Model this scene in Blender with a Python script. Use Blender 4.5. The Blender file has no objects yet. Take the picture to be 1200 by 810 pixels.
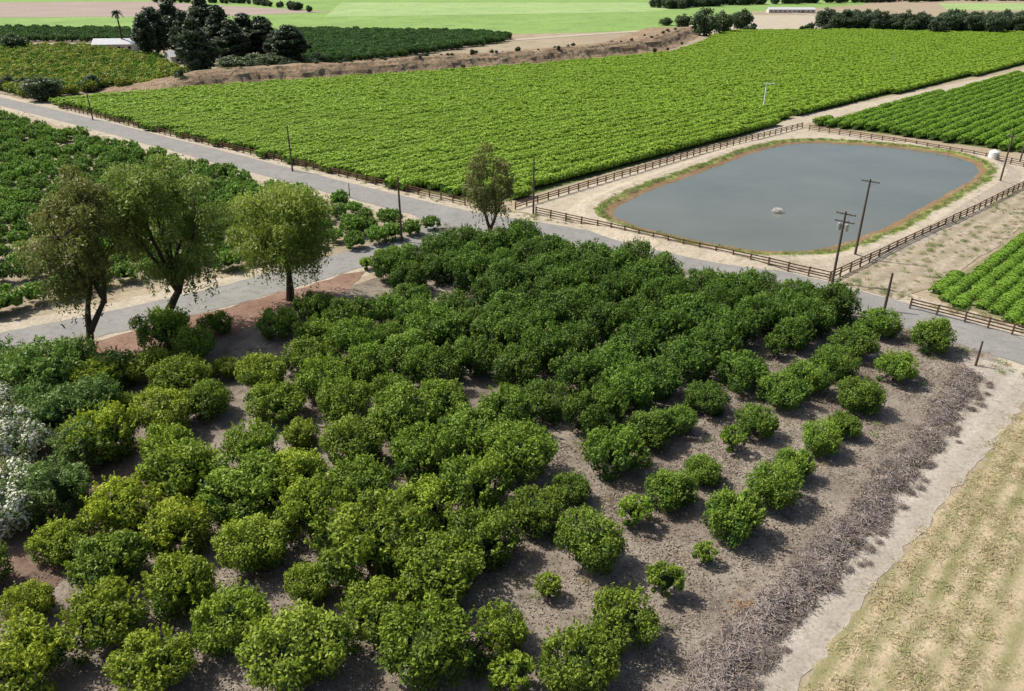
import bpy, math, random
import numpy as np
from mathutils import Vector, noise as mnoise
random.seed(7); rng=np.random.default_rng(7)
sc=bpy.context.scene
H=35.0; F=900.0; TH=math.radians(26); C_,S_=math.cos(TH),math.sin(TH)
# ---- site survey helper: bearing/depression angles -> ground metres
def G(u,v,z=0.0):
    dx=(u-600)/F; dy=(v-405)/F
    t=(H-z)/(S_+dy*C_)
    return (dx*t,(C_-dy*S_)*t)
def ZAT(v,y):
    dy=(v-405)/F
    return H-(S_+dy*C_)/(C_-dy*S_)*y
def GP(l,z=0): return [G(u,v,z) for u,v in l]
R2=math.sqrt(.5)
def SN(s,n): return ((s-n)*R2,(s+n)*R2)   # along rows / across rows -> x,y
def sn(x,y): return ((x+y)*R2,(y-x)*R2)

# ================= materials =================
def newmat(name):
    m=bpy.data.materials.new(name); m.use_nodes=True
    nt=m.node_tree; nt.nodes.clear()
    out=nt.nodes.new('ShaderNodeOutputMaterial')
    return m,nt,out
def N(nt,t,**k):
    n=nt.nodes.new(t)
    for a,b in k.items(): setattr(n,a,b)
    return n
def ramp(nt,fac,stops):
    r=N(nt,'ShaderNodeValToRGB'); cr=r.color_ramp
    while len(cr.elements)<len(stops): cr.elements.new(.5)
    for e,(p,c) in zip(cr.elements,stops): e.position=p; e.color=(*c,1)
    nt.links.new(fac,r.inputs[0]); return r.outputs[0]
def noise(nt,vec,scale,detail=4,rough=.6):
    n=N(nt,'ShaderNodeTexNoise'); n.inputs['Scale'].default_value=scale
    n.inputs['Detail'].default_value=detail; n.inputs['Roughness'].default_value=rough
    nt.links.new(vec,n.inputs['Vector']); return n.outputs[0]
def mix(nt,fac,a,b,mode='MIX'):
    m=N(nt,'ShaderNodeMix',data_type='RGBA',blend_type=mode)
    for s,v in ((0,fac),(6,a),(7,b)):
        if hasattr(v,'is_output'): nt.links.new(v,m.inputs[s])
        else: m.inputs[s].default_value=v if s==0 else (*v,1)
    return m.outputs[2]
def mth(nt,op,a,b=0.0):
    m=N(nt,'ShaderNodeMath',operation=op)
    for i,v in enumerate((a,b)):
        if hasattr(v,'is_output'): nt.links.new(v,m.inputs[i])
        else: m.inputs[i].default_value=v
    return m.outputs[0]
def ground_mat(name,c1,c2,c3=None,big=.12,fine=3.0,bump=.3,stripe=None,rough=.95,bdist=.08):
    m,nt,out=newmat(name)
    pos=N(nt,'ShaderNodeNewGeometry').outputs['Position']
    nb=noise(nt,pos,big,5,.62); nf=noise(nt,pos,fine,5,.7)
    col=ramp(nt,nb,[(.34,c1),(.66,c2)])
    if c3:
        n3=noise(nt,pos,big*4.3,4,.65)
        col=mix(nt,ramp(nt,n3,[(.5,(0,0,0)),(.68,(1,1,1))]),col,c3)
    hgt=nf
    if stripe:
        ang,per,amt,cs=stripe
        d=N(nt,'ShaderNodeVectorMath',operation='DOT_PRODUCT')
        nt.links.new(pos,d.inputs[0]); d.inputs[1].default_value=(math.cos(ang),math.sin(ang),0)
        w=mth(nt,'ADD',mth(nt,'MULTIPLY',d.outputs['Value'],2*math.pi/per),mth(nt,'MULTIPLY',noise(nt,pos,.5,3),3.5))
        s=mth(nt,'ADD',mth(nt,'MULTIPLY',mth(nt,'SINE',w),.5),.5)
        s=mth(nt,'MULTIPLY',mth(nt,'MULTIPLY',s,amt),mth(nt,'MULTIPLY',nf,2.0))
        s=mth(nt,'MULTIPLY',s,mth(nt,'MULTIPLY',noise(nt,pos,.25,3),1.8))
        col=mix(nt,s,col,cs)
    v=ramp(nt,nf,[(.25,(.62,.62,.62)),(.75,(1.3,1.3,1.3))])
    col=mix(nt,1.0,col,v,'MULTIPLY')
    p=N(nt,'ShaderNodeBsdfPrincipled'); p.inputs['Roughness'].default_value=rough
    p.inputs['Specular IOR Level'].default_value=.2
    nt.links.new(col,p.inputs['Base Color'])
    b=N(nt,'ShaderNodeBump'); b.inputs['Strength'].default_value=bump; b.inputs['Distance'].default_value=bdist
    nt.links.new(hgt,b.inputs['Height']); nt.links.new(b.outputs[0],p.inputs['Normal'])
    nt.links.new(p.outputs[0],out.inputs[0]); return m
def leaf_mat(name,c1,c2,trans=.3,objcol=False,var=.35,rough=.5,spec=.35):
    m,nt,out=newmat(name)
    at=N(nt,'ShaderNodeAttribute',attribute_name='Col')
    sep=N(nt,'ShaderNodeSeparateColor'); nt.links.new(at.outputs['Color'],sep.inputs[0])
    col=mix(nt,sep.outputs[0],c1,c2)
    oi=N(nt,'ShaderNodeObjectInfo')
    rv=mth(nt,'ADD',mth(nt,'MULTIPLY',oi.outputs['Random'],var),1-var/2)
    cmb=N(nt,'ShaderNodeCombineColor')
    for i in range(3): nt.links.new(rv,cmb.inputs[i])
    col=mix(nt,1.0,col,cmb.outputs[0],'MULTIPLY')
    if objcol: col=mix(nt,1.0,col,oi.outputs['Color'],'MULTIPLY')
    p=N(nt,'ShaderNodeBsdfPrincipled'); p.inputs['Roughness'].default_value=rough
    p.inputs['Specular IOR Level'].default_value=spec
    nt.links.new(col,p.inputs['Base Color'])
    t=N(nt,'ShaderNodeBsdfTranslucent'); nt.links.new(col,t.inputs[0])
    mx=N(nt,'ShaderNodeMixShader'); mx.inputs[0].default_value=trans
    nt.links.new(p.outputs[0],mx.inputs[1]); nt.links.new(t.outputs[0],mx.inputs[2])
    nt.links.new(mx.outputs[0],out.inputs[0]); return m
def plain(name,c,rough=.8,ns=6.0,amt=.35,metal=0,spec=.3):
    m,nt,out=newmat(name)
    pos=N(nt,'ShaderNodeNewGeometry').outputs['Position']
    nf=noise(nt,pos,ns,5,.7)
    v=ramp(nt,nf,[(.3,(1-amt,)*3),(.7,(1+amt*.6,)*3)])
    col=mix(nt,1.0,c,v,'MULTIPLY')
    p=N(nt,'ShaderNodeBsdfPrincipled'); p.inputs['Roughness'].default_value=rough
    p.inputs['Metallic'].default_value=metal; p.inputs['Specular IOR Level'].default_value=spec
    nt.links.new(col,p.inputs['Base Color']); nt.links.new(p.outputs[0],out.inputs[0]); return m

M_base=ground_mat('dry_ground',(.34,.275,.19),(.40,.33,.23),(.26,.225,.13),big=.03,fine=1.5)
M_orch=ground_mat('orchard_soil',(.20,.162,.128),(.36,.31,.25),(.155,.128,.10),big=.14,fine=3.2,bump=.9,bdist=.15)
M_red=ground_mat('mulch_soil',(.22,.125,.09),(.30,.20,.15),(.16,.105,.078),big=.2,fine=3,bump=.6)
M_redd=ground_mat('dark_mulch_soil',(.15,.095,.07),(.22,.15,.115),(.11,.075,.055),big=.2,fine=3,bump=.8)  # darker brown version of the mulch soil
M_sand=ground_mat('sandy_dirt',(.43,.37,.28),(.52,.45,.345),(.35,.305,.22),big=.14,fine=2.5,bump=.3)
M_path=ground_mat('dirt_track_soil',(.40,.355,.295),(.48,.43,.36),(.32,.285,.235),big=.3,fine=4,bump=.4,stripe=(math.radians(-45),2.6,.5,(.31,.27,.215)))
M_asph=ground_mat('asphalt',(.25,.243,.225),(.30,.29,.268),(.215,.209,.195),big=.2,fine=9,bump=.15,bdist=.01)
M_hay=ground_mat('mown_hay_soil',(.43,.35,.215),(.54,.44,.29),(.34,.31,.16),big=.3,fine=5,bump=.8,bdist=.12,stripe=(math.radians(-42),1.5,.85,(.25,.24,.11)))
M_vsoil=ground_mat('vineyard_soil',(.10,.14,.035),(.16,.18,.06),big=.1,fine=2)
M_vsoil2=ground_mat('vineyard_soil_dry',(.20,.19,.09),(.27,.24,.13),big=.2,fine=2)
M_gsoil=ground_mat('grove_soil',(.29,.235,.165),(.37,.305,.22),(.19,.18,.09),big=.1,fine=2)
M_far1=ground_mat('far_field_green_hazed',(.22,.35,.09),(.28,.42,.12),(.17,.28,.08),big=.012,fine=.35,stripe=(math.radians(-45),6,.35,(.14,.22,.07)))  # distance haze put into the colour: lightened and desaturated
M_far2=ground_mat('far_field_pale_hazed',(.29,.42,.15),(.35,.46,.19),(.24,.34,.13),big=.01,fine=.3)  # paler green, with air haze painted into it
M_plow=ground_mat('plowed_field',(.33,.255,.215),(.38,.30,.255),None,big=.02,fine=.5)
M_bank=ground_mat('eroded_bank',(.27,.185,.12),(.42,.31,.20),(.15,.13,.07),big=.10,fine=.9,bump=1,bdist=.8)
M_slope=ground_mat('dry_grass_slope',(.37,.31,.23),(.46,.39,.295),(.27,.235,.155),big=.2,fine=2,bump=.8,stripe=(math.radians(-45),2.4,.6,(.24,.205,.135)))
M_mud=ground_mat('pond_mud',(.20,.125,.065),(.29,.19,.105),(.16,.13,.055),big=.3,fine=3)
M_alg=ground_mat('pond_edge_grass',(.20,.27,.055),(.30,.31,.10),(.14,.22,.045),big=.3,fine=3)
M_bark=plain('bark',(.075,.055,.04),.95,4)
M_wood=plain('fence_wood',(.15,.085,.055),.85,2)
M_pole=plain('pole_wood',(.12,.09,.065),.9,3)
M_white=plain('white_paint',(.8,.8,.78),.5,2,.08)
M_steel=plain('galvanised_steel',(.5,.5,.5),.4,3,.15,.6)
M_roof=plain('roof_sheet',(.55,.56,.57),.5,.6,.15)
M_wall=plain('stucco_wall',(.60,.56,.5),.85,.8,.12)
M_glass=plain('window_glass',(.03,.04,.05),.1,1,.1)
M_twig=plain('dead_twigs',(.33,.28,.25),.9,.5,.5)
M_core=plain('crown_inner_shade',(.018,.038,.009),.95,1.5,.4)  # near-black green for an added core; paints shade into crown gaps
M_vcore=plain('vine_inner_shade',(.06,.12,.02),.95,1.5,.4)  # dark green for the added box that paints shade behind vine leaves
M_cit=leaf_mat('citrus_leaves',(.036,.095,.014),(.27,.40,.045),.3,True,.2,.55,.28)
M_citf=leaf_mat('grove_leaves',(.075,.165,.025),(.24,.40,.055),.3,False,.4)
M_citfy=leaf_mat('grove_leaves_yellow',(.18,.26,.04),(.42,.47,.08),.3,False,.4)
M_citfd=leaf_mat('grove_leaves_dark',(.06,.135,.035),(.13,.25,.06),.3,False,.35)
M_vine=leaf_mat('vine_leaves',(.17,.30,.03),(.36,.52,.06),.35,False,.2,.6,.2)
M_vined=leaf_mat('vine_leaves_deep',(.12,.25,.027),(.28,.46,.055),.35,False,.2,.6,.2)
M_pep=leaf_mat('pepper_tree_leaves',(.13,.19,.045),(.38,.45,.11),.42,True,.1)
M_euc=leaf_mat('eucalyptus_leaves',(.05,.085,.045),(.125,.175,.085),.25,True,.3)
M_ole=leaf_mat('oleander_leaves',(.10,.17,.05),(.28,.37,.11),.25,True,.2)
M_flw=leaf_mat('white_blossom',(.72,.7,.6),(.9,.88,.8),.3)
M_grs=leaf_mat('dry_grass',(.32,.28,.13),(.62,.52,.34),.25,False,.3,.8,.1)
M_lit=leaf_mat('leaf_litter',(.14,.11,.085),(.44,.37,.29),.1,False,.3,.8,.1)
M_weed=leaf_mat('weed_leaves',(.12,.20,.04),(.30,.38,.10),.3,False,.3)

# ================= mesh helpers =================
class MB:
    def __init__(s): s.v=[];s.f=[];s.m=[];s.c=[];s.n=0;s.mats=[]
    def mi(s,m):
        if m not in s.mats: s.mats.append(m)
        return s.mats.index(m)
    def add(s,v,f,mat,c=None):
        v=np.asarray(v,float).reshape(-1,3)
        k=s.mi(mat); o=s.n
        s.v.append(v); s.f.extend([tuple(int(i)+o for i in q) for q in f]); s.m.extend([k]*len(f))
        s.c.append(np.full(len(v),.5) if c is None else np.asarray(c,float)); s.n+=len(v)
    def leaves(s,P,Nn,L,W,mat,c,droop=0):
        n=len(P)
        if n==0: return
        Nn=Nn/np.maximum(np.linalg.norm(Nn,axis=1,keepdims=True),1e-6)
        r=rng.normal(size=(n,3)); r[:,2]-=droop*2
        t=r-(r*Nn).sum(1,keepdims=True)*Nn; t/=np.maximum(np.linalg.norm(t,axis=1,keepdims=True),1e-6)
        b=np.cross(Nn,t)
        sc_=rng.uniform(.65,1.25,(n,1))
        L=L*sc_;W=W*sc_
        V=np.stack([P-t*L/2,P+b*W/2,P+t*L/2,P-b*W/2],1).reshape(-1,3)
        Fq=np.arange(4*n).reshape(n,4)
        s.add(V,Fq.tolist(),mat,np.repeat(c,4))
    def tube(s,pts,rad,mat,k=7,cap=True):
        pts=[Vector(p) for p in pts]; V=[];Fq=[]
        for i,p in enumerate(pts):
            d=(pts[min(i+1,len(pts)-1)]-pts[max(i-1,0)]).normalized()
            a=d.orthogonal().normalized() if abs(d.z)<.9 else Vector((1,0,0)).cross(d).normalized()
            b=d.cross(a)
            for j in range(k):
                an=2*math.pi*j/k
                V.append(p+(a*math.cos(an)+b*math.sin(an))*rad[i])
        for i in range(len(pts)-1):
            for j in range(k):
                Fq.append((i*k+j,i*k+(j+1)%k,(i+1)*k+(j+1)%k,(i+1)*k+j))
        if cap: Fq.append(tuple(range(k))[::-1]); Fq.append(tuple((len(pts)-1)*k+j for j in range(k)))
        s.add([tuple(v) for v in V],Fq,mat)
    def box(s,c,sz,mat,ax=None):
        c=Vector(c); X,Y,Z=ax if ax else (Vector((1,0,0)),Vector((0,1,0)),Vector((0,0,1)))
        V=[]
        for i in (-1,1):
            for j in (-1,1):
                for k in (-1,1): V.append(tuple(c+X*(i*sz[0]/2)+Y*(j*sz[1]/2)+Z*(k*sz[2]/2)))
        s.add(V,[(0,1,3,2),(4,6,7,5),(0,4,5,1),(2,3,7,6),(0,2,6,4),(1,5,7,3)],mat)
    def blob(s,c,r,mat,seg=12,rings=8,amp=.12):
        V=[];Fq=[];ph=random.uniform(0,9)
        for i in range(rings+1):
            a=math.pi*i/rings
            for j in range(seg):
                b=2*math.pi*j/seg
                q=1+amp*math.sin(3*b+ph+2*a)*math.sin(a)+amp*math.sin(5*b-ph)*math.sin(a)*.6
                V.append((c[0]+r[0]*q*math.sin(a)*math.cos(b),c[1]+r[1]*q*math.sin(a)*math.sin(b),c[2]+r[2]*q*math.cos(a)))
        for i in range(rings):
            for j in range(seg): Fq.append((i*seg+j,(i+1)*seg+j,(i+1)*seg+(j+1)%seg,i*seg+(j+1)%seg))
        s.add(V,Fq,mat)
    def mesh(s,name):
        me=bpy.data.meshes.new(name)
        me.from_pydata(np.concatenate(s.v).tolist(),[],s.f)
        for m in s.mats: me.materials.append(m)
        me.polygons.foreach_set('material_index',s.m)
        c=np.concatenate(s.c); a=me.color_attributes.new('Col','FLOAT_COLOR','POINT')
        a.data.foreach_set('color',np.stack([c,c,c,np.ones_like(c)],1).ravel())
        me.update(); return me
    def obj(s,name,coll=None,loc=(0,0,0)):
        o=bpy.data.objects.new(name,s.mesh(name)); o.location=loc
        (coll or sc.collection).objects.link(o); return o
def place(me,name,loc,rz=0,scl=(1,1,1),col=(1,1,1,1)):
    o=bpy.data.objects.new(name,me); o.location=loc; o.rotation_euler=(0,0,rz); o.scale=scl; o.color=col
    sc.collection.objects.link(o); return o
def sheet(name,pts,z,mat,jit=0,step=3.0):
    P=[]
    for i in range(len(pts)):
        a=Vector(pts[i]);b=Vector(pts[(i+1)%len(pts)]); L=(b-a).length
        k=max(1,min(200,int(L/step))) if jit else 1
        nrm=Vector((-(b-a).y,(b-a).x))/max(L,1e-6)
        for j in range(k):
            q=a+(b-a)*j/k
            if jit: q=q+nrm*random.gauss(0,jit)
            P.append((q.x,q.y,z))
    me=bpy.data.meshes.new(name); me.from_pydata(P,[],[tuple(range(len(P)))]); me.materials.append(mat)
    o=bpy.data.objects.new(name,me); sc.collection.objects.link(o)
    if me.polygons[0].normal.z<0: me.flip_normals()
    return o
def smooth(pts,k=8):
    out=[];n=len(pts)
    for i in range(n-1):
        p0,p1,p2,p3=[Vector(pts[max(0,min(n-1,i+d))]) for d in (-1,0,1,2)]
        for j in range(k):
            t=j/k
            out.append(.5*((2*p1)+(p2-p0)*t+(2*p0-5*p1+4*p2-p3)*t*t+(-p0+3*p1-3*p2+p3)*t**3))
    out.append(Vector(pts[-1])); return out
def strip(name,pts,width,z,mat,jit=0):
    c=smooth(pts); V=[];Fq=[]
    for i,p in enumerate(c):
        d=(c[min(i+1,len(c)-1)]-c[max(0,i-1)]).normalized(); n=Vector((-d.y,d.x))
        for o in (-1,1):
            q=p+n*(o*width/2+random.gauss(0,jit)); V.append((q.x,q.y,z))
    for i in range(len(c)-1): Fq.append((i*2+1,i*2,(i+1)*2,(i+1)*2+1))
    mb=MB(); mb.add(V,Fq,mat); return mb.obj(name)
def inpoly(x,y,P):
    r=False;j=len(P)-1
    for i in range(len(P)):
        xi,yi=P[i];xj,yj=P[j]
        if (yi>y)!=(yj>y) and x<(xj-xi)*(y-yi)/(yj-yi)+xi: r=not r
        j=i
    return r
def source(name,meshes):
    c=bpy.data.collections.new(name)
    for i,m in enumerate(meshes):
        o=bpy.data.objects.new(name+'_part',m); c.objects.link(o)
    return c
def scatter(name,pts,coll):   # pts: (x,y,z,rz,scale)
    if not len(pts): return
    a=np.array(pts,float)
    me=bpy.data.meshes.new(name); me.from_pydata(a[:,:3].tolist(),[],[])
    r=me.attributes.new('rot','FLOAT_VECTOR','POINT'); rv=np.zeros((len(a),3)); rv[:,2]=a[:,3]; r.data.foreach_set('vector',rv.ravel())
    s_=me.attributes.new('scl','FLOAT','POINT'); s_.data.foreach_set('value',a[:,4].copy())
    o=bpy.data.objects.new(name,me); sc.collection.objects.link(o)
    ng=bpy.data.node_groups.new(name+'_gn','GeometryNodeTree')
    ng.interface.new_socket('Geometry',in_out='INPUT',socket_type='NodeSocketGeometry')
    ng.interface.new_socket('Geometry',in_out='OUTPUT',socket_type='NodeSocketGeometry')
    gi=ng.nodes.new('NodeGroupInput'); go=ng.nodes.new('NodeGroupOutput')
    ip=ng.nodes.new('GeometryNodeInstanceOnPoints'); ci=ng.nodes.new('GeometryNodeCollectionInfo')
    ci.inputs['Collection'].default_value=coll; ci.inputs['Separate Children'].default_value=True; ci.inputs['Reset Children'].default_value=True
    ar=ng.nodes.new('GeometryNodeInputNamedAttribute'); ar.data_type='FLOAT_VECTOR'; ar.inputs['Name'].default_value='rot'
    asx=ng.nodes.new('GeometryNodeInputNamedAttribute'); asx.data_type='FLOAT'; asx.inputs['Name'].default_value='scl'
    er=ng.nodes.new('FunctionNodeEulerToRotation')
    L=ng.links.new
    L(gi.outputs[0],ip.inputs['Points']); L(ci.outputs[0],ip.inputs['Instance']); ip.inputs['Pick Instance'].default_value=True
    L(ar.outputs['Attribute'],er.inputs[0]); L(er.outputs[0],ip.inputs['Rotation']); L(asx.outputs['Attribute'],ip.inputs['Scale'])
    L(ip.outputs[0],go.inputs[0])
    md=o.modifiers.new('instances','NODES'); md.node_group=ng
    return o
def rows(poly,ang,sp,step,jit=.25,s0=1,s1=1,z=0,flip=True,skip=0):
    d=(math.cos(ang),math.sin(ang)); n=(-d[1],d[0])
    A=[p[0]*d[0]+p[1]*d[1] for p in poly]; B=[p[0]*n[0]+p[1]*n[1] for p in poly]
    out=[]; b=min(B)+sp*.3
    while b<max(B):
        a=min(A)+random.uniform(0,step)
        while a<max(A):
            x=d[0]*a+n[0]*b; y=d[1]*a+n[1]*b
            if inpoly(x,y,poly) and abs(x)<.8*y+25 and random.random()>=skip:
                out.append((x+random.gauss(0,jit),y+random.gauss(0,jit),z,ang+(math.pi if flip and random.random()<.5 else 0) if flip is not None else random.uniform(0,6.28),random.uniform(s0,s1)))
            a+=step
        b+=sp
    return out

# ================= foliage generators =================
def rdir(n):
    v=rng.normal(size=(n,3)); return v/np.linalg.norm(v,axis=1,keepdims=True)
def fib(n):
    i=np.arange(n)+.5; z=1-1.7*i/n; th=i*2.39996+rng.uniform(0,6)
    r=np.sqrt(np.maximum(0,1-z*z)); v=np.stack([r*np.cos(th),r*np.sin(th),z],1)+rng.normal(size=(n,3))*.2
    return v/np.linalg.norm(v,axis=1,keepdims=True)
def bush(R,Ht,nl,L,W,mat,clumps=26,core=M_core,trunk=True,z0=.25,flower=None,lop=.10,low=.16):
    mb=MB(); cz=z0+(Ht-z0)*.45; hz=(Ht-z0)*.55
    if trunk:
        mb.tube([(0,0,-.1),(.03,.02,.5),(.05,-.03,cz)],[.13,.10,.05],M_bark,6)
        for k in range(5):
            a=k*1.256+random.random(); mb.tube([(0,0,.4),(R*.3*math.cos(a),R*.3*math.sin(a),cz*.8),(R*.6*math.cos(a),R*.6*math.sin(a),cz*1.1)],[.06,.04,.02],M_bark,5)
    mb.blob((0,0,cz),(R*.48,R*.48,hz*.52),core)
    # low-frequency shape: uneven lobes so no crown is a ball
    lobes=rdir(5); la=rng.uniform(-1,1,5)*low*1.6
    shp=lambda d:1+(np.maximum(0,d@lobes.T)**2*la).sum(1)
    d=fib(clumps)
    lp=shp(d)*(1+lop*rng.normal(size=len(d)))
    cc=d*np.array([R*.68,R*.68,hz*.68])*lp[:,None]+np.array([0,0,cz])
    cr=rng.uniform(.15,.36,len(d))*R
    ct=rng.uniform(-.2,.2,len(d))
    pr=cr**2; idx=rng.choice(len(d),nl,p=pr/pr.sum())
    u=rdir(nl); outw=d[idx]; u=u+outw*.5; u/=np.linalg.norm(u,axis=1,keepdims=True)
    rr=rng.uniform(.3,1.2,nl)**.6
    P=cc[idx]+u*(cr[idx]*rr)[:,None]
    P[:,2]=np.maximum(P[:,2],.12+rng.uniform(0,.3,nl))
    Nn=u*.8+rng.normal(size=(nl,3))*.65+np.array([-.15,.05,.35])
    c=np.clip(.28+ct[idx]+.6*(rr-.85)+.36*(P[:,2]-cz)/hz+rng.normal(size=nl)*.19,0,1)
    mb.leaves(P,Nn,L,W,mat,c)
    ns=60                       # upright young shoots that break the outline
    dd=rdir(ns); dd[:,2]=abs(dd[:,2])*.9+.05
    sh=shp(dd)
    for q,sq in zip(dd,sh):
        p=q*np.array([R*.84,R*.84,hz*.86])*sq+np.array([0,0,cz]); k=15
        ln=rng.uniform(.18,.42)
        tt=rng.uniform(0,1,(k,1)); Ps=p+tt*np.array([q[0]*.5,q[1]*.5,.75])*R*ln+rng.normal(size=(k,3))*.05
        mb.leaves(Ps,rng.normal(size=(k,3))+np.array([0,0,.3]),L,W,mat,np.clip(rng.normal(.85,.16,k),0,1))
    if flower:
        nf=nl//2; i=rng.integers(0,nl,nf); mb.leaves(P[i]+u[i]*.14+np.array([0,0,.05]),u[i]+np.array([0,0,.4]),.2,.17,flower,rng.uniform(.3,1,nf))
    return mb.mesh('bush')
def bigtree(Ht,zb,R,nclump,nl,L,W,mat,trunk_r=.35,droop=.6,fork=.35,crr=(.16,.26),seed=1,shape=1.0,lean=(0,0),topfull=.5,trunks=1):
    random.seed(seed); global rng; rng=np.random.default_rng(seed)
    mb=MB(); cz=(Ht+zb)/2; hz=(Ht-zb)/2
    fz=zb+fork*(cz-zb)*1.0
    limbs=[]
    for tk in range(trunks):
        lx=lean[0]+(tk-(trunks-1)/2)*1.6
        tw=[((tk-(trunks-1)/2)*.3,0,-.2),(.12+lean[0]*.12,.05,fz*.35),(lx*.55+.1,-.1+lean[1]*.4,fz*.7),(lx,lean[1],fz)]
        tr=trunk_r/(1 if trunks==1 else 1.3)
        mb.tube(smooth(tw,4),list(np.linspace(tr*1.35,tr*.7,13)),M_bark,9)
        nlimb=6 if trunks==1 else 4
        for k in range(nlimb):
            a=k*2*math.pi/nlimb+random.uniform(-.4,.4); el=random.uniform(.25,.95)
            e=Vector((lean[0]+R*.6*math.cos(a)*(1.15-el*.6),lean[1]+R*.6*math.sin(a)*(1.15-el*.6),fz+(Ht-fz)*(.3+.45*el)))
            s=Vector(tw[3]); m1=s.lerp(e,.4)+Vector((random.gauss(0,.3),random.gauss(0,.3),(e.z-s.z)*.12))
            pts=[s-Vector((0,0,.3)),s.lerp(m1,.5),m1,m1.lerp(e,.55)+Vector((random.gauss(0,.2),random.gauss(0,.2),.2)),e]
            mb.tube(pts,[tr*.6,tr*.5,tr*.38,tr*.24,tr*.12],M_bark,7); limbs.append(pts)
    cs=[]
    while len(cs)<nclump:
        q=rdir(1)[0]*(random.uniform(.25,1)**.55)
        z=q[2]
        w=1.0 if z<topfull else 1-(z-topfull)*.5*shape
        nz=.84*(1+.22*mnoise.noise(Vector((q[0]*1.6+seed,q[1]*1.6,q[2]*1.6))))
        p=Vector((lean[0]+q[0]*R*nz*w,lean[1]+q[1]*R*nz*w,cz+z*hz*.9))
        if any((p-o).length<R*.13 for o in cs): 
            if random.random()<.8: continue
        cs.append(p)
    wts=[random.uniform(.5,1.5) for _ in cs]; sw=sum(wts)
    for p,wt in zip(cs,wts):
        per=int(nl*wt/sw)
        best=min(((Vector(q)-p).length,Vector(q)) for L_ in limbs for q in L_[1:])
        s=best[1]; md=s.lerp(p,.5)+Vector((0,0,.35))
        mb.tube([s,md,p],[trunk_r*.17,trunk_r*.10,.03],M_bark,5,False)
        cr=random.uniform(*crr)*R*(.6+.4*wt)
        u=rdir(per); rr=rng.uniform(.1,1.15,per)**.5
        P=np.array(p)+u*cr*rr[:,None]*np.array([1.1,1.1,.7])
        ns=max(6,per//26); sid=rng.integers(0,ns,per); sd=rdir(ns)*cr*1.0; hang=rng.uniform(0,1,per)
        onS=rng.uniform(0,1,per)<(.6*droop)
        ln=rng.uniform(.6,1.9,ns)
        Ps=np.array(p)+sd[sid]+rng.normal(size=(per,3))*.09; Ps[:,2]-=hang*cr*ln[sid]
        P=np.where(onS[:,None],Ps,P)
        tone=random.uniform(-.2,.2)
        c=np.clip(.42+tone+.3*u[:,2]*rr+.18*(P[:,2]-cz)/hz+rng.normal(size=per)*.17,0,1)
        mb.leaves(P,u*.6+rng.normal(size=(per,3))*.6+np.array([-.2,.05,.4]),L,W,mat,c,droop)
    return mb.mesh('tree')

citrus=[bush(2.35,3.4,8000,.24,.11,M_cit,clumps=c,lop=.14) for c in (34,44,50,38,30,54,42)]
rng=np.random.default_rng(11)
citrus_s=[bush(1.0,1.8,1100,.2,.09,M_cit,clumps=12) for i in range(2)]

# ================= ground =================
sheet('ground',[(-6000,-300),(6000,-300),(6000,9000),(-6000,9000)],0,M_base)
orch=[SN(-10,12.5),SN(86,14),SN(88,40),SN(80,60),SN(76,72),SN(40,78),SN(0,80),SN(-20,70)]
sheet('orchard_ground',orch,.02,M_orch,.35,2)
sheet('mulch_verge_ground',GP([(0,425),(120,398),(240,368),(340,340),(400,322),(430,318),(400,345),(330,372),(230,410),(150,450),(90,470),(0,450)]),.03,M_red,.25,1.5)
sheet('mulch_verge_ground',[SN(2,47),SN(14,48),SN(15,60),SN(8,66),SN(-5,60)],.032,M_redd,.5,1.2)
R2pts=GP([(-160,84),(0,119),(100,143),(200,169),(300,195),(400,221),(480,241),(545,256),(610,266),(700,282),(800,303),(900,326),(1000,352),(1100,381),(1200,412),(1320,452)])
R1pts=GP([(-150,444),(0,405),(120,380),(250,350),(360,320),(450,294),(520,277),(585,263)])
strip('road_shoulder',R2pts,13.0,.010,M_sand,.4)
strip('road_shoulder',R1pts,12.5,.014,M_sand,.4)
strip('asphalt_road',R2pts,7.0,.036,M_asph,.10)
strip('asphalt_road',R1pts,6.8,.041,M_asph,.10)
sheet('asphalt_road_junction',GP([(470,290),(500,262),(455,234),(520,246),(600,258),(660,270),(600,280),(560,277)]),.046,M_asph,.1,2)
sheet('dirt_track',GP([(1120,412),(1200,436),(1330,470),(1330,520),(1205,468),(1130,560),(1040,670),(935,812),(860,905),(760,905),(850,812),(960,680),(1090,522),(1142,450)]),.030,M_path,.18,1.0)
hay=GP([(1206,470),(1320,500),(1500,600),(1500,900),(1100,1000),(860,905),(937,812),(1042,672),(1132,562)])
sheet('hay_field',hay,.036,M_hay,.2,.8)
vA=GP([(62,122),(200,158),(330,188),(440,213),(545,235),(598,236),(700,206),(903,150),(926,137),(1000,121),(1230,70),(1400,30),(1180,36),(850,38),(822,52),(790,64),(640,78),(240,106)])
vB=GP([(958,147),(1080,163),(1200,180),(1300,192),(1420,100),(1300,70),(1200,87)])
vC=GP([(1088,346),(1140,364),(1230,392),(1400,430),(1500,300),(1300,225),(1200,272)])
for P,mt in ((vA,M_vsoil),(vB,M_vsoil),(vC,M_vsoil2)): sheet('vineyard_ground',P,.02,mt)
strip('dirt_track',GP([(900,158),(935,142),(1050,117),(1200,85),(1400,45)]),7,.028,M_sand,.3)
gL=GP([(-120,112),(0,142),(120,170),(250,204),(370,234),(470,262),(512,268),(470,283),(380,302),(300,312),(180,335),(0,372),(-150,395)])
sheet('grove_ground',gL,.018,M_gsoil,.3)
sheet('far_field_ground',GP([(-300,34),(330,36),(600,40),(800,36),(880,14),(1010,6),(1040,-5),(-400,-5)]),.02,M_far1)
sheet('far_field_ground',GP([(380,20),(760,14),(830,7),(1000,3),(400,3)]),.06,M_far2)
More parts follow.
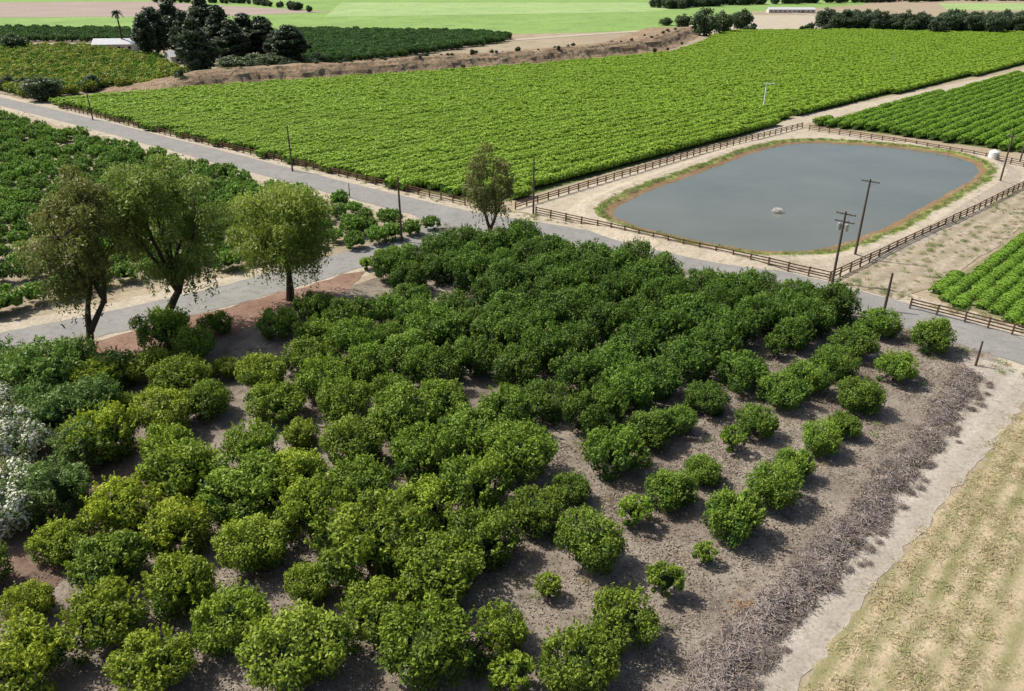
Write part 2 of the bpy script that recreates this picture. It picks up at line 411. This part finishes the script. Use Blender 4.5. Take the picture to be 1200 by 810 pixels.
sheet('plowed_field_ground',GP([(-200,4),(180,2),(390,14),(270,19),(-200,22)]),.10,M_plow)
sheet('far_field_ground',GP([(1100,4),(1400,4),(1500,14),(1110,12)]),.05,M_far2)
gF1=GP([(-150,56),(110,60),(180,72),(222,92),(180,104),(120,107),(50,116),(-160,92)])
gF2=GP([(345,38),(560,41),(600,45),(590,50),(470,68),(350,78)])
gF3=GP([(-150,34),(150,38),(160,50),(-150,50)])
for P in (gF1,gF2,gF3): sheet('grove_ground',P,.12,M_gsoil)

# embankment
bp=smooth(GP([(150,118),(240,108),(330,100),(450,92),(560,82),(640,76),(720,69),(780,60),(812,48),(835,34)]),26)
nb=len(bp); prof=[(0,-.1),(2,.05),(4,.16),(5.5,.34),(6.5,.55),(7.5,.72),(9,.84),(10,.95),(11.5,1),(15,1),(24,.7),(45,-.03)]
mb=MB();V=[];Fq=[];K=len(prof)
for i,p in enumerate(bp):
    d=(bp[min(i+1,nb-1)]-bp[max(0,i-1)]).normalized(); n=Vector((-d.y,d.x))
    f=min(1,i/30)*min(1,(nb-1-i)/26+.2)
    hh=5.4*f*(.92+.14*mnoise.noise(Vector((p.x*.02,p.y*.02,0))))
    gul=mnoise.fractal(Vector((p.x*.12,p.y*.12,3)),.6,2,4)
    for k,(o,h) in enumerate(prof):
        g=(gul*2.2+mnoise.noise(Vector((p.x*.3,p.y*.3,k*.7)))*.7) if 0<k<9 else 0
        q=p+n*(o+g); V.append((q.x,q.y,max(-.1,hh*h+mnoise.noise(Vector((p.x*.2,p.y*.2,k*.5)))*.35*f)))
for i in range(nb-1):
    for j in range(K-1): Fq.append((i*K+j,i*K+j+1,(i+1)*K+j+1,(i+1)*K+j))
mb.add(V,Fq,M_bank); mb.obj('eroded_hillside_bank')
strip('dirt_track',GP([(560,50),(700,40),(800,32),(850,20),(900,14),(1000,22),(1100,30)]),9,.14,M_sand,.5)
sheet('dry_river_ground',GP([(800,45),(850,18),(960,18),(1010,36),(900,38)]),.05,M_sand,1,6)

# ================= pond =================
pc=GP([(722,247),(760,226),(830,200),(900,175),(950,168),(1030,172),(1105,181),(1141,194),(1139,208),(1092,235),(1042,262),(990,283),(940,293),(880,292),(800,277),(740,262)],.15)
cl_=smooth(pc[-2:]+pc+pc[:3],10)[20:20+160]
L=[];tot=sum((cl_[(i+1)%160]-cl_[i]).length for i in range(160)); st=tot/240; acc=0
for i in range(160):
    a,b=cl_[i],cl_[(i+1)%160];l=(b-a).length
    while acc<l: L.append(a+(b-a)*(acc/l)); acc+=st
    acc-=l
loop=L
for it in range(3): loop=[(loop[i-1]+loop[i]*2+loop[(i+1)%len(loop)])/4 for i in range(len(loop))]
ar=sum(loop[i].x*loop[(i+1)%len(loop)].y-loop[(i+1)%len(loop)].x*loop[i].y for i in range(len(loop)))
if ar<0: loop.reverse()
def off(L,d):
    n=len(L);o=[]
    for i in range(n):
        t=(L[(i+1)%n]-L[i-1]).normalized(); o.append(L[i]+Vector((t.y,-t.x))*d)
    return o
Mw,nt,out=newmat('pond_water')
pos=N(nt,'ShaderNodeNewGeometry').outputs['Position']
p=N(nt,'ShaderNodeBsdfPrincipled'); p.inputs['Roughness'].default_value=.10; p.inputs['Specular IOR Level'].default_value=.5
nt.links.new(ramp(nt,noise(nt,pos,.045,4),[(.3,(.125,.14,.11)),(.7,(.17,.18,.145))]),p.inputs['Base Color'])
b=N(nt,'ShaderNodeBump'); b.inputs['Strength'].default_value=.35; b.inputs['Distance'].default_value=.03
mp=N(nt,'ShaderNodeMapping'); mp.inputs['Rotation'].default_value=(0,0,.6); mp.inputs['Scale'].default_value=(1,2.6,1); nt.links.new(pos,mp.inputs[0])
nt.links.new(noise(nt,mp.outputs[0],1.6,4),b.inputs['Height']); nt.links.new(b.outputs[0],p.inputs['Normal']); nt.links.new(p.outputs[0],out.inputs[0])
mb=MB(); lo=off(loop,.5); mb.add([(q.x,q.y,.15) for q in lo],[tuple(range(len(lo)))],Mw); mb.obj('pond_water')
mb=MB(); prof=[(0,.10,None),(.8,.22,M_mud),(1.8,.34,M_mud),(3.2,.60,M_alg),(5.0,.64,M_sand),(7.5,.03,M_sand)]
n=len(loop); prev=None
for o_,z,mt in prof:
    cur=[]
    L=off(loop,o_)
    for i,q in enumerate(L):
        w=.25*math.sin(i*.7)+.2*math.sin(i*.31+2)+random.gauss(0,.14) if 0<o_<4 else 0
        cur.append(L[i]+(L[i]-loop[i]).normalized()*w if o_>0 else q)
    cur=[(q.x,q.y,z) for q in cur]
    if prev: mb.add(prev+cur,[(i,n+i,n+(i+1)%n,(i+1)%n) for i in range(n)],mt)
    prev=cur
mb.obj('pond_bank')
sheet('pond_surround_ground',GP([(598,246),(700,214),(925,148),(1080,168),(1215,190),(1215,212),(1090,268),(975,330),(900,312),(700,270)]),.024,M_sand,.4,2)
slp=GP([(985,333),(1090,272),(1215,206),(1300,190),(1300,225),(1200,268),(1085,342),(1050,352)])
sheet('dry_slope_ground',slp,.05,M_slope,.3,2)

# ================= fences =================
def fence(pts,h=1.35,sp=2.6):
    mb=MB(); c=[Vector(p) for p in pts]; 
    for i in range(len(c)-1):
        a,b=c[i],c[i+1]; L=(b-a).length; k=max(1,round(L/sp)); d=(b-a)/L; X=Vector((d.x,d.y,0)); Y=Vector((-d.y,d.x,0)); Zv=Vector((0,0,1))
        for j in range(k+(i==len(c)-2)):
            q=a+d*(L*j/k)
            mb.box((q.x,q.y,h/2-.05),(.17,.17,h+.1+random.uniform(-.04,.06)),M_wood,(X,Y,(Zv+X*random.gauss(0,.025)).normalized()))
        for j in range(k):
            for hz in (.45,.82,1.18):
                q=a+d*(L*(j+.5)/k); z=hz+random.gauss(0,.02)
                mb.box((q.x+Y.x*.12,q.y+Y.y*.12,z),(L/k-.02,.05,.15),M_wood,(X,Y,Zv))
    return mb.obj('wood_rail_fence')
fence(GP([(70,127),(200,160),(330,190),(440,217),(545,241)]))
fence(GP([(628,252),(700,268),(800,291),(900,313),(972,330)]))
fence(GP([(972,330),(1060,288),(1140,250),(1215,212)]))
fence(GP([(604,246),(700,217),(820,181),(940,150)]))
fence(GP([(948,153),(1060,170),(1140,184),(1215,199)]))
fence(GP([(1066,362),(1130,378),(1215,400)]))

# ================= orchard trees =================
random.seed(3)
r1=[(1092,395,50),(1050,430,45),(1008,465,55),(990,492,42),(962,512,48),(930,540,52),(905,571,62),(858,605,70),(825,650,28),(778,688,45),(728,728,85),(685,778,90)]
r2=[(1030,378,48),(1000,402,50),(975,425,50),(945,441,50),(916,457,55),(886,492,48),(858,520,33),(824,547,46),(787,570,62),(745,605,42),(693,640,76),(643,690,32),(588,735,62),(505,768,115),(600,800,55)]
r3=[(975,362,55),(950,378,52),(930,392,45),(908,411,26),(870,437,60),(828,465,50),(800,488,40),(762,500,60),(720,532,72),(672,568,50),(628,600,68),(567,632,84),(510,672,100),(437,722,85),(352,768,115)]
def orch_tree(x,y,R,small=False):
    s,n=sn(x,y)
    yel=max(0,min(1,(38-s)/25))*.6+max(0,min(1,(n-28)/30))*max(0,min(1,(38-s)/20))*.4
    dk=max(0,min(1,(s-34)/22))*max(0,min(1,(n-21)/10))
    v=random.uniform(.84,1.16)*(1.0-.28*dk)
    yr=random.uniform(.1,1.7)
    col=(v*(1+.58*yel*yr-.12*dk),v*(1+.27*yel*yr),v*(1-.1*yel+.1*dk),1)
    if small: me=random.choice(citrus_s); k=R/1.0
    else: me=random.choice(citrus); k=R/2.35
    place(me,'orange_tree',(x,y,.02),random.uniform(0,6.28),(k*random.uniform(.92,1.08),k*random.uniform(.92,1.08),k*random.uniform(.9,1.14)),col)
for L in (r1,r2,r3):
    for u,v,w in L:
        x,y=G(u,v,1.5); dep=y*C_+33*S_
        R=w*dep/F/2
        if R<1.35: x,y=G(u,v,.7)
        orch_tree(x,y,R*1.0,R<1.35)
for k in range(3,12):
    n0=19+5.1*k
    s=random.uniform(-3,1)
    smax=82-(n0-43)*.34
    while s<smax:
        s+=4.6
        if s>smax: break
        nn=n0+random.gauss(0,.25); ss=s+random.gauss(0,.3)
        x,y=SN(ss,nn)
        if y<20 or abs(x)>.75*y+16: continue
        if 50<nn<64 and ss<13.5 : continue
        if nn>=62 and ss<13: continue
        if n0>73 and (ss<24 or 34<ss<50): continue
        dense=max(0,min(1,(ss-28)/25))
        if random.random()<.03: continue
        R=2.30+random.gauss(0,.22)+.28*dense
        if random.random()<.05*(1-dense): R*=.65
        orch_tree(x,y,R)
# bottom-left shrubs
rng=np.random.default_rng(5)
ole=[bush(2.0,2.8,4500,.26,.08,M_ole,26,z0=.1) for i in range(2)]
olef=[bush(2.2,3.2,4500,.26,.08,M_ole,24,z0=.1,flower=M_flw)]
for u,v,w in [(15,500,70),(22,522,70),(4,572,70),(0,605,60),(-10,480,50)]:
    x,y=G(u,v,1.4); place(olef[0],'oleander_shrub',(x,y,0),random.uniform(0,6),(1,1,1.05),(1,1,1,1))
for u,v,w,cl in [(66,578,88,(.8,.9,.7)),(98,525,78,(.75,.82,.6)),(60,445,90,(.9,1.05,.6)),(25,440,70,(.9,1.0,.6)),(108,478,75,(.65,.8,.5)),(62,490,70,(.65,.78,.5)),(130,435,60,(.7,.8,.5)),(-10,430,70,(.7,.9,.6)),(85,420,60,(.8,.95,.5)),(40,470,60,(.75,.9,.6))]:
    x,y=G(u,v,1.4); dep=y*C_+15; k=w*dep/F/2/2.0
    place(random.choice(ole),'green_shrub',(x,y,0),random.uniform(0,6),(k,k,k),(*cl,1))

# ================= tall trees =================
def T(name,u,vb,vt,vc,wpx,**k):
    x,y=G(u,vb); Ht=ZAT(vt,y); zb=ZAT(vc,y); R=wpx/2*(y*C_+12)/F
    col=k.pop('col',(1,1,1,1))
    me=bigtree(Ht,zb,R,**k); return place(me,name,(x,y,0),0,(1,1,1),col)
pk=dict(L=.44,W=.14,mat=M_pep)
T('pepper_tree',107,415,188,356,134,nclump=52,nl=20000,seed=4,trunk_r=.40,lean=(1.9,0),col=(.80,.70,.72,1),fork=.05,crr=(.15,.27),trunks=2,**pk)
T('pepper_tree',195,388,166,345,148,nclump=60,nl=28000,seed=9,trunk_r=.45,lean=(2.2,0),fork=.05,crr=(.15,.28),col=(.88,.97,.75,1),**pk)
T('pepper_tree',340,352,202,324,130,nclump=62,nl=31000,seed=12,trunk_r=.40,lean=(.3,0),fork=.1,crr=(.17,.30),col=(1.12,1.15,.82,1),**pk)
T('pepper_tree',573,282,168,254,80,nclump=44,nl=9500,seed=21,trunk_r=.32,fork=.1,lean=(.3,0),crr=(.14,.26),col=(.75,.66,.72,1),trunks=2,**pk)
ek=dict(L=.9,W=.42,mat=M_euc)
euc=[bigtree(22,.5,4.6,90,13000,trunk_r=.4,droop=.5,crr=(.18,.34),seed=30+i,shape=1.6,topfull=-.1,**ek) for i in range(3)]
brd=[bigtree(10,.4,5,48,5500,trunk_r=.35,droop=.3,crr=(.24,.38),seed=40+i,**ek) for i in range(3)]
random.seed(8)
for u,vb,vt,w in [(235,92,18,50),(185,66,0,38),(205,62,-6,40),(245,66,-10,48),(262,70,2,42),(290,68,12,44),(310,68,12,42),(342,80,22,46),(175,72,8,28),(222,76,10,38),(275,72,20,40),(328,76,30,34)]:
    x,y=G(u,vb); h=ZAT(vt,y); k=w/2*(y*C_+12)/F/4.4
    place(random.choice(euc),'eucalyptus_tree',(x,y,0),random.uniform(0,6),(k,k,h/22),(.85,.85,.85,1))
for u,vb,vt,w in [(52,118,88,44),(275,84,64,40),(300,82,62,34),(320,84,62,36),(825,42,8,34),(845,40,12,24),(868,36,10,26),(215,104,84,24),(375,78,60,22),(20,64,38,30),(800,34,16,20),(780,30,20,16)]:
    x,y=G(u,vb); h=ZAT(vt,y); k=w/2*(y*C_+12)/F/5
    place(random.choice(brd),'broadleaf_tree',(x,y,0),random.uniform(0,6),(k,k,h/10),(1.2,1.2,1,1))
cb=source('broadleaf_tree_source',brd)
def band(pts,num,s0,s1,wid):
    c=GP(pts); out=[]
    for i in range(num):
        t=random.random()*(len(c)-1); k=int(t); a,b=Vector(c[k]),Vector(c[k+1]); q=a.lerp(b,t-k)
        out.append((q.x+random.gauss(0,wid),q.y+random.gauss(0,wid*2),0,random.uniform(0,6),random.uniform(s0,s1)))
    return out
scatter('distant_tree_line',band([(970,34),(1060,38),(1190,38)],70,.9,1.35,5)+band([(880,38),(930,38),(985,36)],10,.3,.5,4)+band([(180,3),(290,4),(370,14)],50,.5,.9,3)+band([(780,10),(850,6),(1000,3),(1100,1),(1300,1)],200,.8,1.2,6),cb)
hedge=band([(250,98),(330,84),(372,80)],16,.35,.6,2)+band([(0,104),(60,112),(130,104)],10,.35,.55,2)
for i in range(90):
    j=random.randrange(24,nb-24); p=bp[j]; d=(bp[j+1]-bp[j]).normalized(); n_=Vector((-d.y,d.x)); o=random.choice((1.5,12,14,18)); q=p+n_*(o+random.gauss(0,.8))
    hedge.append((q.x,q.y,.1 if o<5 else 4.4-(o-12)*.1,random.uniform(0,6),random.uniform(.08,.22)))
scatter('hedge_shrubs',hedge,cb)

# ================= instanced groves and vines =================
rng=np.random.default_rng(77); random.seed(77)
def vinemod(n,Lf,Wf,mat=M_vine,wd=1.22,core=True,zh=1.0):
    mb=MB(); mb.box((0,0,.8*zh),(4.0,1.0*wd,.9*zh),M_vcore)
    x=rng.uniform(-2.1,2.1,n); a=rng.uniform(-.35,math.pi+.35,n)
    bump=1+.16*np.sin(x*2.6+rng.uniform(0,6))+.10*np.sin(x*5.1+1)
    r=rng.uniform(.8,1.1,n)*bump
    P=np.stack([x,np.cos(a)*wd*r,(1.0+np.sin(a)*.75*r)*zh],1)
    P[:,2]=np.maximum(P[:,2],.25*zh)
    Nn=np.stack([rng.normal(size=n)*.5,np.cos(a)*.7,np.sin(a)+.3],1)+rng.normal(size=(n,3))*.35
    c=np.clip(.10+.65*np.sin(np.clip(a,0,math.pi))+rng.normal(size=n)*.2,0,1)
    mb.leaves(P,Nn,Lf,Wf,mat,c); return mb.mesh('vine')
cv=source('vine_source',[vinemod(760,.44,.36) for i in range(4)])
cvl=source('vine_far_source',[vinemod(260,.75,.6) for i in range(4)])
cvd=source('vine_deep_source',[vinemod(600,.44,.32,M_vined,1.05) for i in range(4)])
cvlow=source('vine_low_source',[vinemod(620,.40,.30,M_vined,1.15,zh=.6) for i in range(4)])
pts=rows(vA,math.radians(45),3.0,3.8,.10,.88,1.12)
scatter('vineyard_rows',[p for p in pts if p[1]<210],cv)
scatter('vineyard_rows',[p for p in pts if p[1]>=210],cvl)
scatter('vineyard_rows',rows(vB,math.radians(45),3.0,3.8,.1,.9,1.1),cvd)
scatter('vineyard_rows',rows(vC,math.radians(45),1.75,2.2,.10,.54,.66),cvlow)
gv=source('grove_source',[bush(1.7,2.4,1300,.32,.16,M_citf,18,trunk=False) for i in range(3)])
gy=source('grove_yellow_source',[bush(2.6,3.4,800,.6,.36,M_citfy,16,trunk=False) for i in range(2)]+[bush(2.6,3.4,800,.6,.36,M_citf,16,trunk=False)])
gd=source('grove_dark_source',[bush(2.6,3.6,800,.6,.36,M_citfd,16,trunk=False) for i in range(2)])
pts2=[]
for p in rows(gL,math.radians(45),5.0,3.3,.25,.72,1.15,flip=None,skip=.06):
    s,n=sn(p[0],p[1])
    k=1.08 if s<75 else (.86 if s<95 else .70)
    pts2.append((*p[:4],p[4]*k))
scatter('citrus_grove',pts2,gv)
scatter('citrus_grove',rows(gF1,math.radians(-42),5.5,4.4,.3,.85,1.15,flip=None),gy)
scatter('citrus_grove',rows(gF2,math.radians(45),6.0,3.4,.3,.8,1.1,flip=None),gd)
scatter('citrus_grove',rows(gF3,math.radians(45),7,4.4,.3,.8,1.1,flip=None),gd)
for u,v in [(430,316),(447,309),(462,306),(478,300),(508,296)]:
    x,y=G(u,v); k=random.uniform(.8,1.1); place(random.choice(citrus_s),'young_citrus_tree',(x,y,0),random.uniform(0,6),(k,k,k),(1.3,1.3,1,1))

# ================= debris, litter, tufts =================
def twigs():
    mb=MB()
    for i in range(170):
        a=random.uniform(0,6.28);r=abs(random.gauss(0,.5)); c=Vector((r*math.cos(a),r*math.sin(a),max(.03,random.uniform(0,.55)*(1-r*.55))))
        d=Vector((random.gauss(0,1),random.gauss(0,1),random.gauss(0,.35))).normalized(); L=random.uniform(.3,.9)
        w=random.uniform(.012,.034); mb.tube([c-d*L/2,c+Vector((0,0,.05)),c+d*L/2],[w,w*.8,w*.4],M_twig,3,False)
    n=160; P=np.stack([rng.normal(0,.5,n),rng.normal(0,.5,n),rng.uniform(.02,.4,n)],1)
    mb.leaves(P,rng.normal(size=(n,3))+np.array([0,0,.8]),.2,.08,M_lit,rng.uniform(0,1,n)); return mb.mesh('twigs')
ct_=source('twig_source',[twigs() for i in range(4)])
bl=smooth(GP([(1130,438),(1110,482),(1062,545),(1004,612),(949,675),(889,735),(849,785),(805,845)]),10)
dp=[]
for i in range(len(bl)-1):
    for k in range(5):
        q=bl[i].lerp(bl[i+1],random.random()); d=(bl[i+1]-bl[i]).normalized(); t=i/len(bl)
        o=random.gauss(.05,.5)+.35*math.sin(i*.5)
        dp.append((q.x-d.y*o,q.y+d.x*o,0.02,random.uniform(0,6),random.uniform(.6,1.2)*(1-.25*min(1.5,abs(o)))))
    if random.random()<.7:
        o=random.uniform(.8,2.4); dp.append((q.x-d.y*o,q.y+d.x*o,0.02,random.uniform(0,6),random.uniform(.3,.6)))
scatter('brush_pile',dp,ct_)
def litmod(mat,n,L,W,flat=.9,rad=.9,up=0,c0=0,c1=1):
    mb=MB(); P=np.stack([rng.normal(0,rad*.6,n),rng.normal(0,rad*.6,n),rng.uniform(.015,.06+up,n)],1)
    Nn=np.array([0,0,flat])+rng.normal(size=(n,3))*.5
    mb.leaves(P,Nn,L,W,mat,rng.uniform(c0,c1,n)); return mb.mesh('lit')
cl=source('litter_source',[litmod(M_lit,50,.14,.07) for i in range(3)])
lp=[]
while len(lp)<1800:
    x,y=SN(random.uniform(5,84),random.uniform(15,44)); lp.append((x,y,.02,random.uniform(0,6),random.uniform(.7,1.6)))
for i in range(500):
    x,y=SN(random.uniform(-4,20),random.uniform(42,66)); lp.append((x,y,.03,random.uniform(0,6),random.uniform(.5,1.2)))
scatter('leaf_litter',lp,cl)
x,y=G(880,714); mb=MB(); n=260; rr=np.abs(rng.normal(0,.55,n)); aa=rng.uniform(0,6.28,n)
M_dead=leaf_mat('dead_orange_leaves',(.30,.16,.06),(.60,.38,.16),.2,False,.1,.8,.1)
mb.leaves(np.stack([rr*np.cos(aa)*1.3,rr*np.sin(aa),rng.uniform(.03,.5,n)*np.maximum(.1,1-rr)],1),rng.normal(size=(n,3))+np.array([0,0,.6]),.22,.09,M_dead,rng.uniform(0,1,n)); mb.obj('dead_branch_pile',loc=(x,y,.02))
cg=source('straw_source',[litmod(M_grs,80,.34,.05,.8,.8,.08) for i in range(5)]+[litmod(M_weed,40,.2,.05,.6,.5,.08)])
hp=[]
for i in range(6500):
    x,y=SN(random.uniform(5,80),random.uniform(-25,18))
    if inpoly(x,y,hay) and abs(x)<.7*y+6 and random.random()<.6: hp.append((x,y,.036,random.uniform(0,6),random.uniform(.4,1.1)))
scatter('hay_stubble',hp,cg)
cw=source('weed_source',[litmod(M_weed,70,.3,.06,.4,.5,.3) for i in range(2)]+[litmod(M_grs,70,.35,.05,.4,.5,.25)])
wp=[]
for i,q in enumerate(off(loop,2.7)):
    for k in range(4): wp.append((q.x+random.gauss(0,.45),q.y+random.gauss(0,.45),.4,random.uniform(0,6),random.uniform(.5,1.1)))
for i in range(260):
    x,y=SN(random.uniform(-4,84),random.uniform(17,72)); wp.append((x,y,.02,random.uniform(0,6),random.uniform(.4,.9)))
c=smooth(R2pts,3)
for i in range(600):
    k=random.randrange(len(c)-1); d=(c[k+1]-c[k]).normalized(); o=random.choice((-1,1))*random.uniform(4.2,7); q=c[k].lerp(c[k+1],random.random())
    wp.append((q.x-d.y*o,q.y+d.x*o,.01,random.uniform(0,6),random.uniform(.3,.9)))
i=0
while i<350:
    x,y=random.uniform(38,120),random.uniform(80,150)
    if inpoly(x,y,slp): wp.append((x,y,.05,random.uniform(0,6),random.uniform(.4,1.0))); i+=1
scatter('weed_tufts',wp,cw)

# ================= poles, tank, aerator, buildings =================
def pole(u,vb,vt,arm=0,tr=False,name='utility_pole',mat=None,r=.15,ang=-45,arm2=False):
    mat=mat or M_pole
    x,y=G(u,vb); h=ZAT(vt,y); mb=MB(); a=math.radians(ang)
    X=Vector((math.cos(a),math.sin(a),0));Y=Vector((-X.y,X.x,0));Z=Vector((0,0,1))
    mb.tube([(0,0,-.3),(0,0,h*.5),(0,0,h)],[r*1.15,r,r*.75],mat,10)
    def crossarm(z):
        mb.box(Y*.16+Z*z,(arm,.11,.13),mat,(X,Y,Z))
        for k in (-.46,-.2,.2,.46): mb.tube([X*(arm*k)+Y*.16+Z*(z+.05),X*(arm*k)+Y*.16+Z*(z+.2),X*(arm*k)+Y*.16+Z*(z+.28)],[.035,.06,.04],M_steel,8)
        for sgn in (-1,1): mb.tube([Y*.12+Z*(z-.6),X*(sgn*arm*.3)+Y*.16+Z*(z-.06)],[.025,.025],M_steel,5)
    if arm: crossarm(h-.35)
    if arm2: crossarm(h-1.3)
    if tr:
        for sgn in (-1,1):
            c=X*(sgn*.45)+Z*(h-1.9); mb.tube([c-Z*.45,c-Z*.43,c+Z*.4,c+Z*.47],[.2,.24,.24,.12],M_steel,12); mb.box(X*(sgn*.22)+Z*(h-1.9),(.12,.06,.3),M_steel,(X,Y,Z))
    mb.obj(name,loc=(x,y,0))
pole(1001,303,210,2.4,False)
pole(975,332,248,2.4,True,arm2=True)
pole(1036,364,320,0)
pole(1143,429,400,0,name='wooden_post',r=.11)
pole(625,251,184,0); pole(471,283,207,0); pole(343,201,147,0); pole(109,141,103,0)
pole(1171,216,158,1.6); pole(1195,190,150,0)
pole(1045,79,60,0,mat=M_steel)
x,y=G(894,132)
mb=MB(); h=ZAT(98,y); mb.tube([(0,0,-.2),(0,0,h*.6),(0,0,h)],[.26,.22,.18],M_white,10); mb.tube([(0,0,h-.2),(.9,0,h+.05),(1.7,0,h)],[.11,.1,.1],M_white,8); mb.box((1.7,0,h-.05),(.9,.35,.2),M_white); mb.tube([(0,0,h-.2),(-.9,0,h+.05)],[.1,.1],M_white,8)
mb.obj('street_lamp',loc=(x,y,0))
pole(1159,38,28,0,mat=M_steel); pole(410,232,215,0,name='wooden_post',r=.08)
x,y=G(1163,188); mb=MB()
mb.tube([(0,0,0),(0,0,1.7),(0,0,1.78),(0,0,2.1),(0,0,2.15)],[.95,.95,.88,.3,.22],M_white,24)
for z in (.4,.85,1.3): mb.tube([(0,0,z-.03),(0,0,z+.03)],[.98,.98],M_white,24)
mb.tube([(1.1,0,.3),(1.5,0,.3),(1.5,0,0)],[.07,.07,.07],M_steel,8); mb.obj('water_tank',loc=(x,y,0.03))
x,y=G(911,250); mb=MB()
mb.tube([(0,0,-.1),(0,0,.12),(0,0,.2)],[.6,.6,.5],M_pole,18); mb.tube([(0,0,.2),(0,0,.45)],[.2,.15],M_white,12)
n=700; a=rng.uniform(0,6.28,n); t=rng.uniform(0,1,n)**.6; r=t*1.0; z=.45+.9*t*(1-t)*1.6-.35*t
mb.leaves(np.stack([r*np.cos(a),r*np.sin(a),np.maximum(z,.05)],1),rng.normal(size=(n,3)),.12,.10,M_flw,np.ones(n)); mb.obj('pond_aerator',loc=(x,y,.15))
def building(name,u,v,Lx,Wy,hw,hr,ang):
    x,y=G(u,v); e=bpy.data.objects.new(name,None); sc.collection.objects.link(e); e.location=(x,y,0); e.rotation_euler=(0,0,math.radians(ang))
    def part(nm,mb): o=mb.obj(nm); o.parent=e
    mb=MB(); mb.box((0,0,hw/2),(Lx,Wy,hw),M_wall)
    for s in (-1,1): mb.add([(s*Lx/2,-Wy/2,hw),(s*Lx/2,Wy/2,hw),(s*Lx/2,0,hw+hr)],[(0,1,2)],M_wall)
    part('walls',mb)
    mb=MB()
    for s in (-1,1):
        ov=.5; V=[]
        for xx in (-Lx/2-ov,Lx/2+ov):
            V+= [(xx,s*(Wy/2+ov),hw-.15),(xx,0,hw+hr+.06),(xx,0,hw+hr+.2),(xx,s*(Wy/2+ov),hw+.0)]
        mb.add(V,[(0,1,2,3),(4,7,6,5),(3,2,6,7),(0,4,5,1),(0,3,7,4)],M_roof)
    part('roof',mb)
    mb=MB(); k=max(2,int(Lx/4))
    for i in range(k):
        xx=-Lx/2+Lx*(i+.5)/k
        for s in (-1,1): mb.box((xx,s*(Wy/2+.02),hw*.55),(1.3,.08,hw*.35),M_glass)
    part('windows',mb)
    mb=MB(); mb.box((Lx*.22,-(Wy/2+.03),1.05),(1.0,.08,2.1),M_pole); part('door',mb)
building('white_farm_house',138,60,19,9,3.4,2.2,8)
building('farm_house',214,74,11,7,3,2,40)
building('farm_shed',926,15,42,12,3.0,1.5,-4)
building('farm_shed',865,33,10,7,3,1.5,10)
x,y=G(145,60); h=ZAT(14,y); mb=MB(); mb.tube([(0,0,0),(.4,0,h*.5),(.2,0,h)],[.5,.38,.33],M_bark,8)
for k in range(34):
    a=random.uniform(0,6.28); e=random.uniform(-.5,1.2); L=random.uniform(2.4,3.2)
    pts_=[]
    for t in np.linspace(0,1,7): pts_.append((.2+math.cos(a)*L*t*math.cos(e*.7),math.sin(a)*L*t*math.cos(e*.7),h+math.sin(e)*L*t-1.9*t*t))
    for i in range(6):
        p0,p1=Vector(pts_[i]),Vector(pts_[i+1]); sd=Vector((-math.sin(a),math.cos(a),0))*(.45 if i<4 else .25)
        mb.add([tuple(p0+sd-Vector((0,0,.2))),tuple(p0),tuple(p1),tuple(p1+sd-Vector((0,0,.2)))],[(0,1,2,3)],M_euc); mb.add([tuple(p0-sd-Vector((0,0,.2))),tuple(p0),tuple(p1),tuple(p1-sd-Vector((0,0,.2)))],[(0,3,2,1)],M_euc)
mb.obj('palm_tree',loc=(x,y,0))

# ================= light, sky, camera =================
az=Vector((.92,-.38)).normalized(); el=math.radians(52)
d=Vector((az.x*math.cos(el),az.y*math.cos(el),-math.sin(el)))
sl=bpy.data.lights.new('sun','SUN'); sl.energy=4.9; sl.angle=math.radians(.5); sl.color=(1,.95,.86)
so=bpy.data.objects.new('sun',sl); so.rotation_euler=d.to_track_quat('-Z','Y').to_euler(); so.location=(0,0,80); sc.collection.objects.link(so)
w=bpy.data.worlds.new('World'); sc.world=w; w.use_nodes=True; nt=w.node_tree
bg=nt.nodes['Background']; bg.inputs[1].default_value=.12
sk=nt.nodes.new('ShaderNodeTexSky'); sk.sky_type='NISHITA'; sk.sun_disc=False; sk.sun_elevation=el; sk.sun_rotation=math.atan2(-az.x,-az.y); sk.dust_density=3; sk.air_density=.8
nt.links.new(sk.outputs[0],bg.inputs[0])
cam=bpy.data.cameras.new('camera'); cam.sensor_width=36; cam.lens=27; cam.clip_end=12000; cam.clip_start=.5
co=bpy.data.objects.new('camera',cam); co.location=(0,0,H); co.rotation_euler=(math.radians(64),0,0); sc.collection.objects.link(co); sc.camera=co
sc.view_settings.view_transform='Standard'; sc.view_settings.look='None'; sc.view_settings.exposure=0
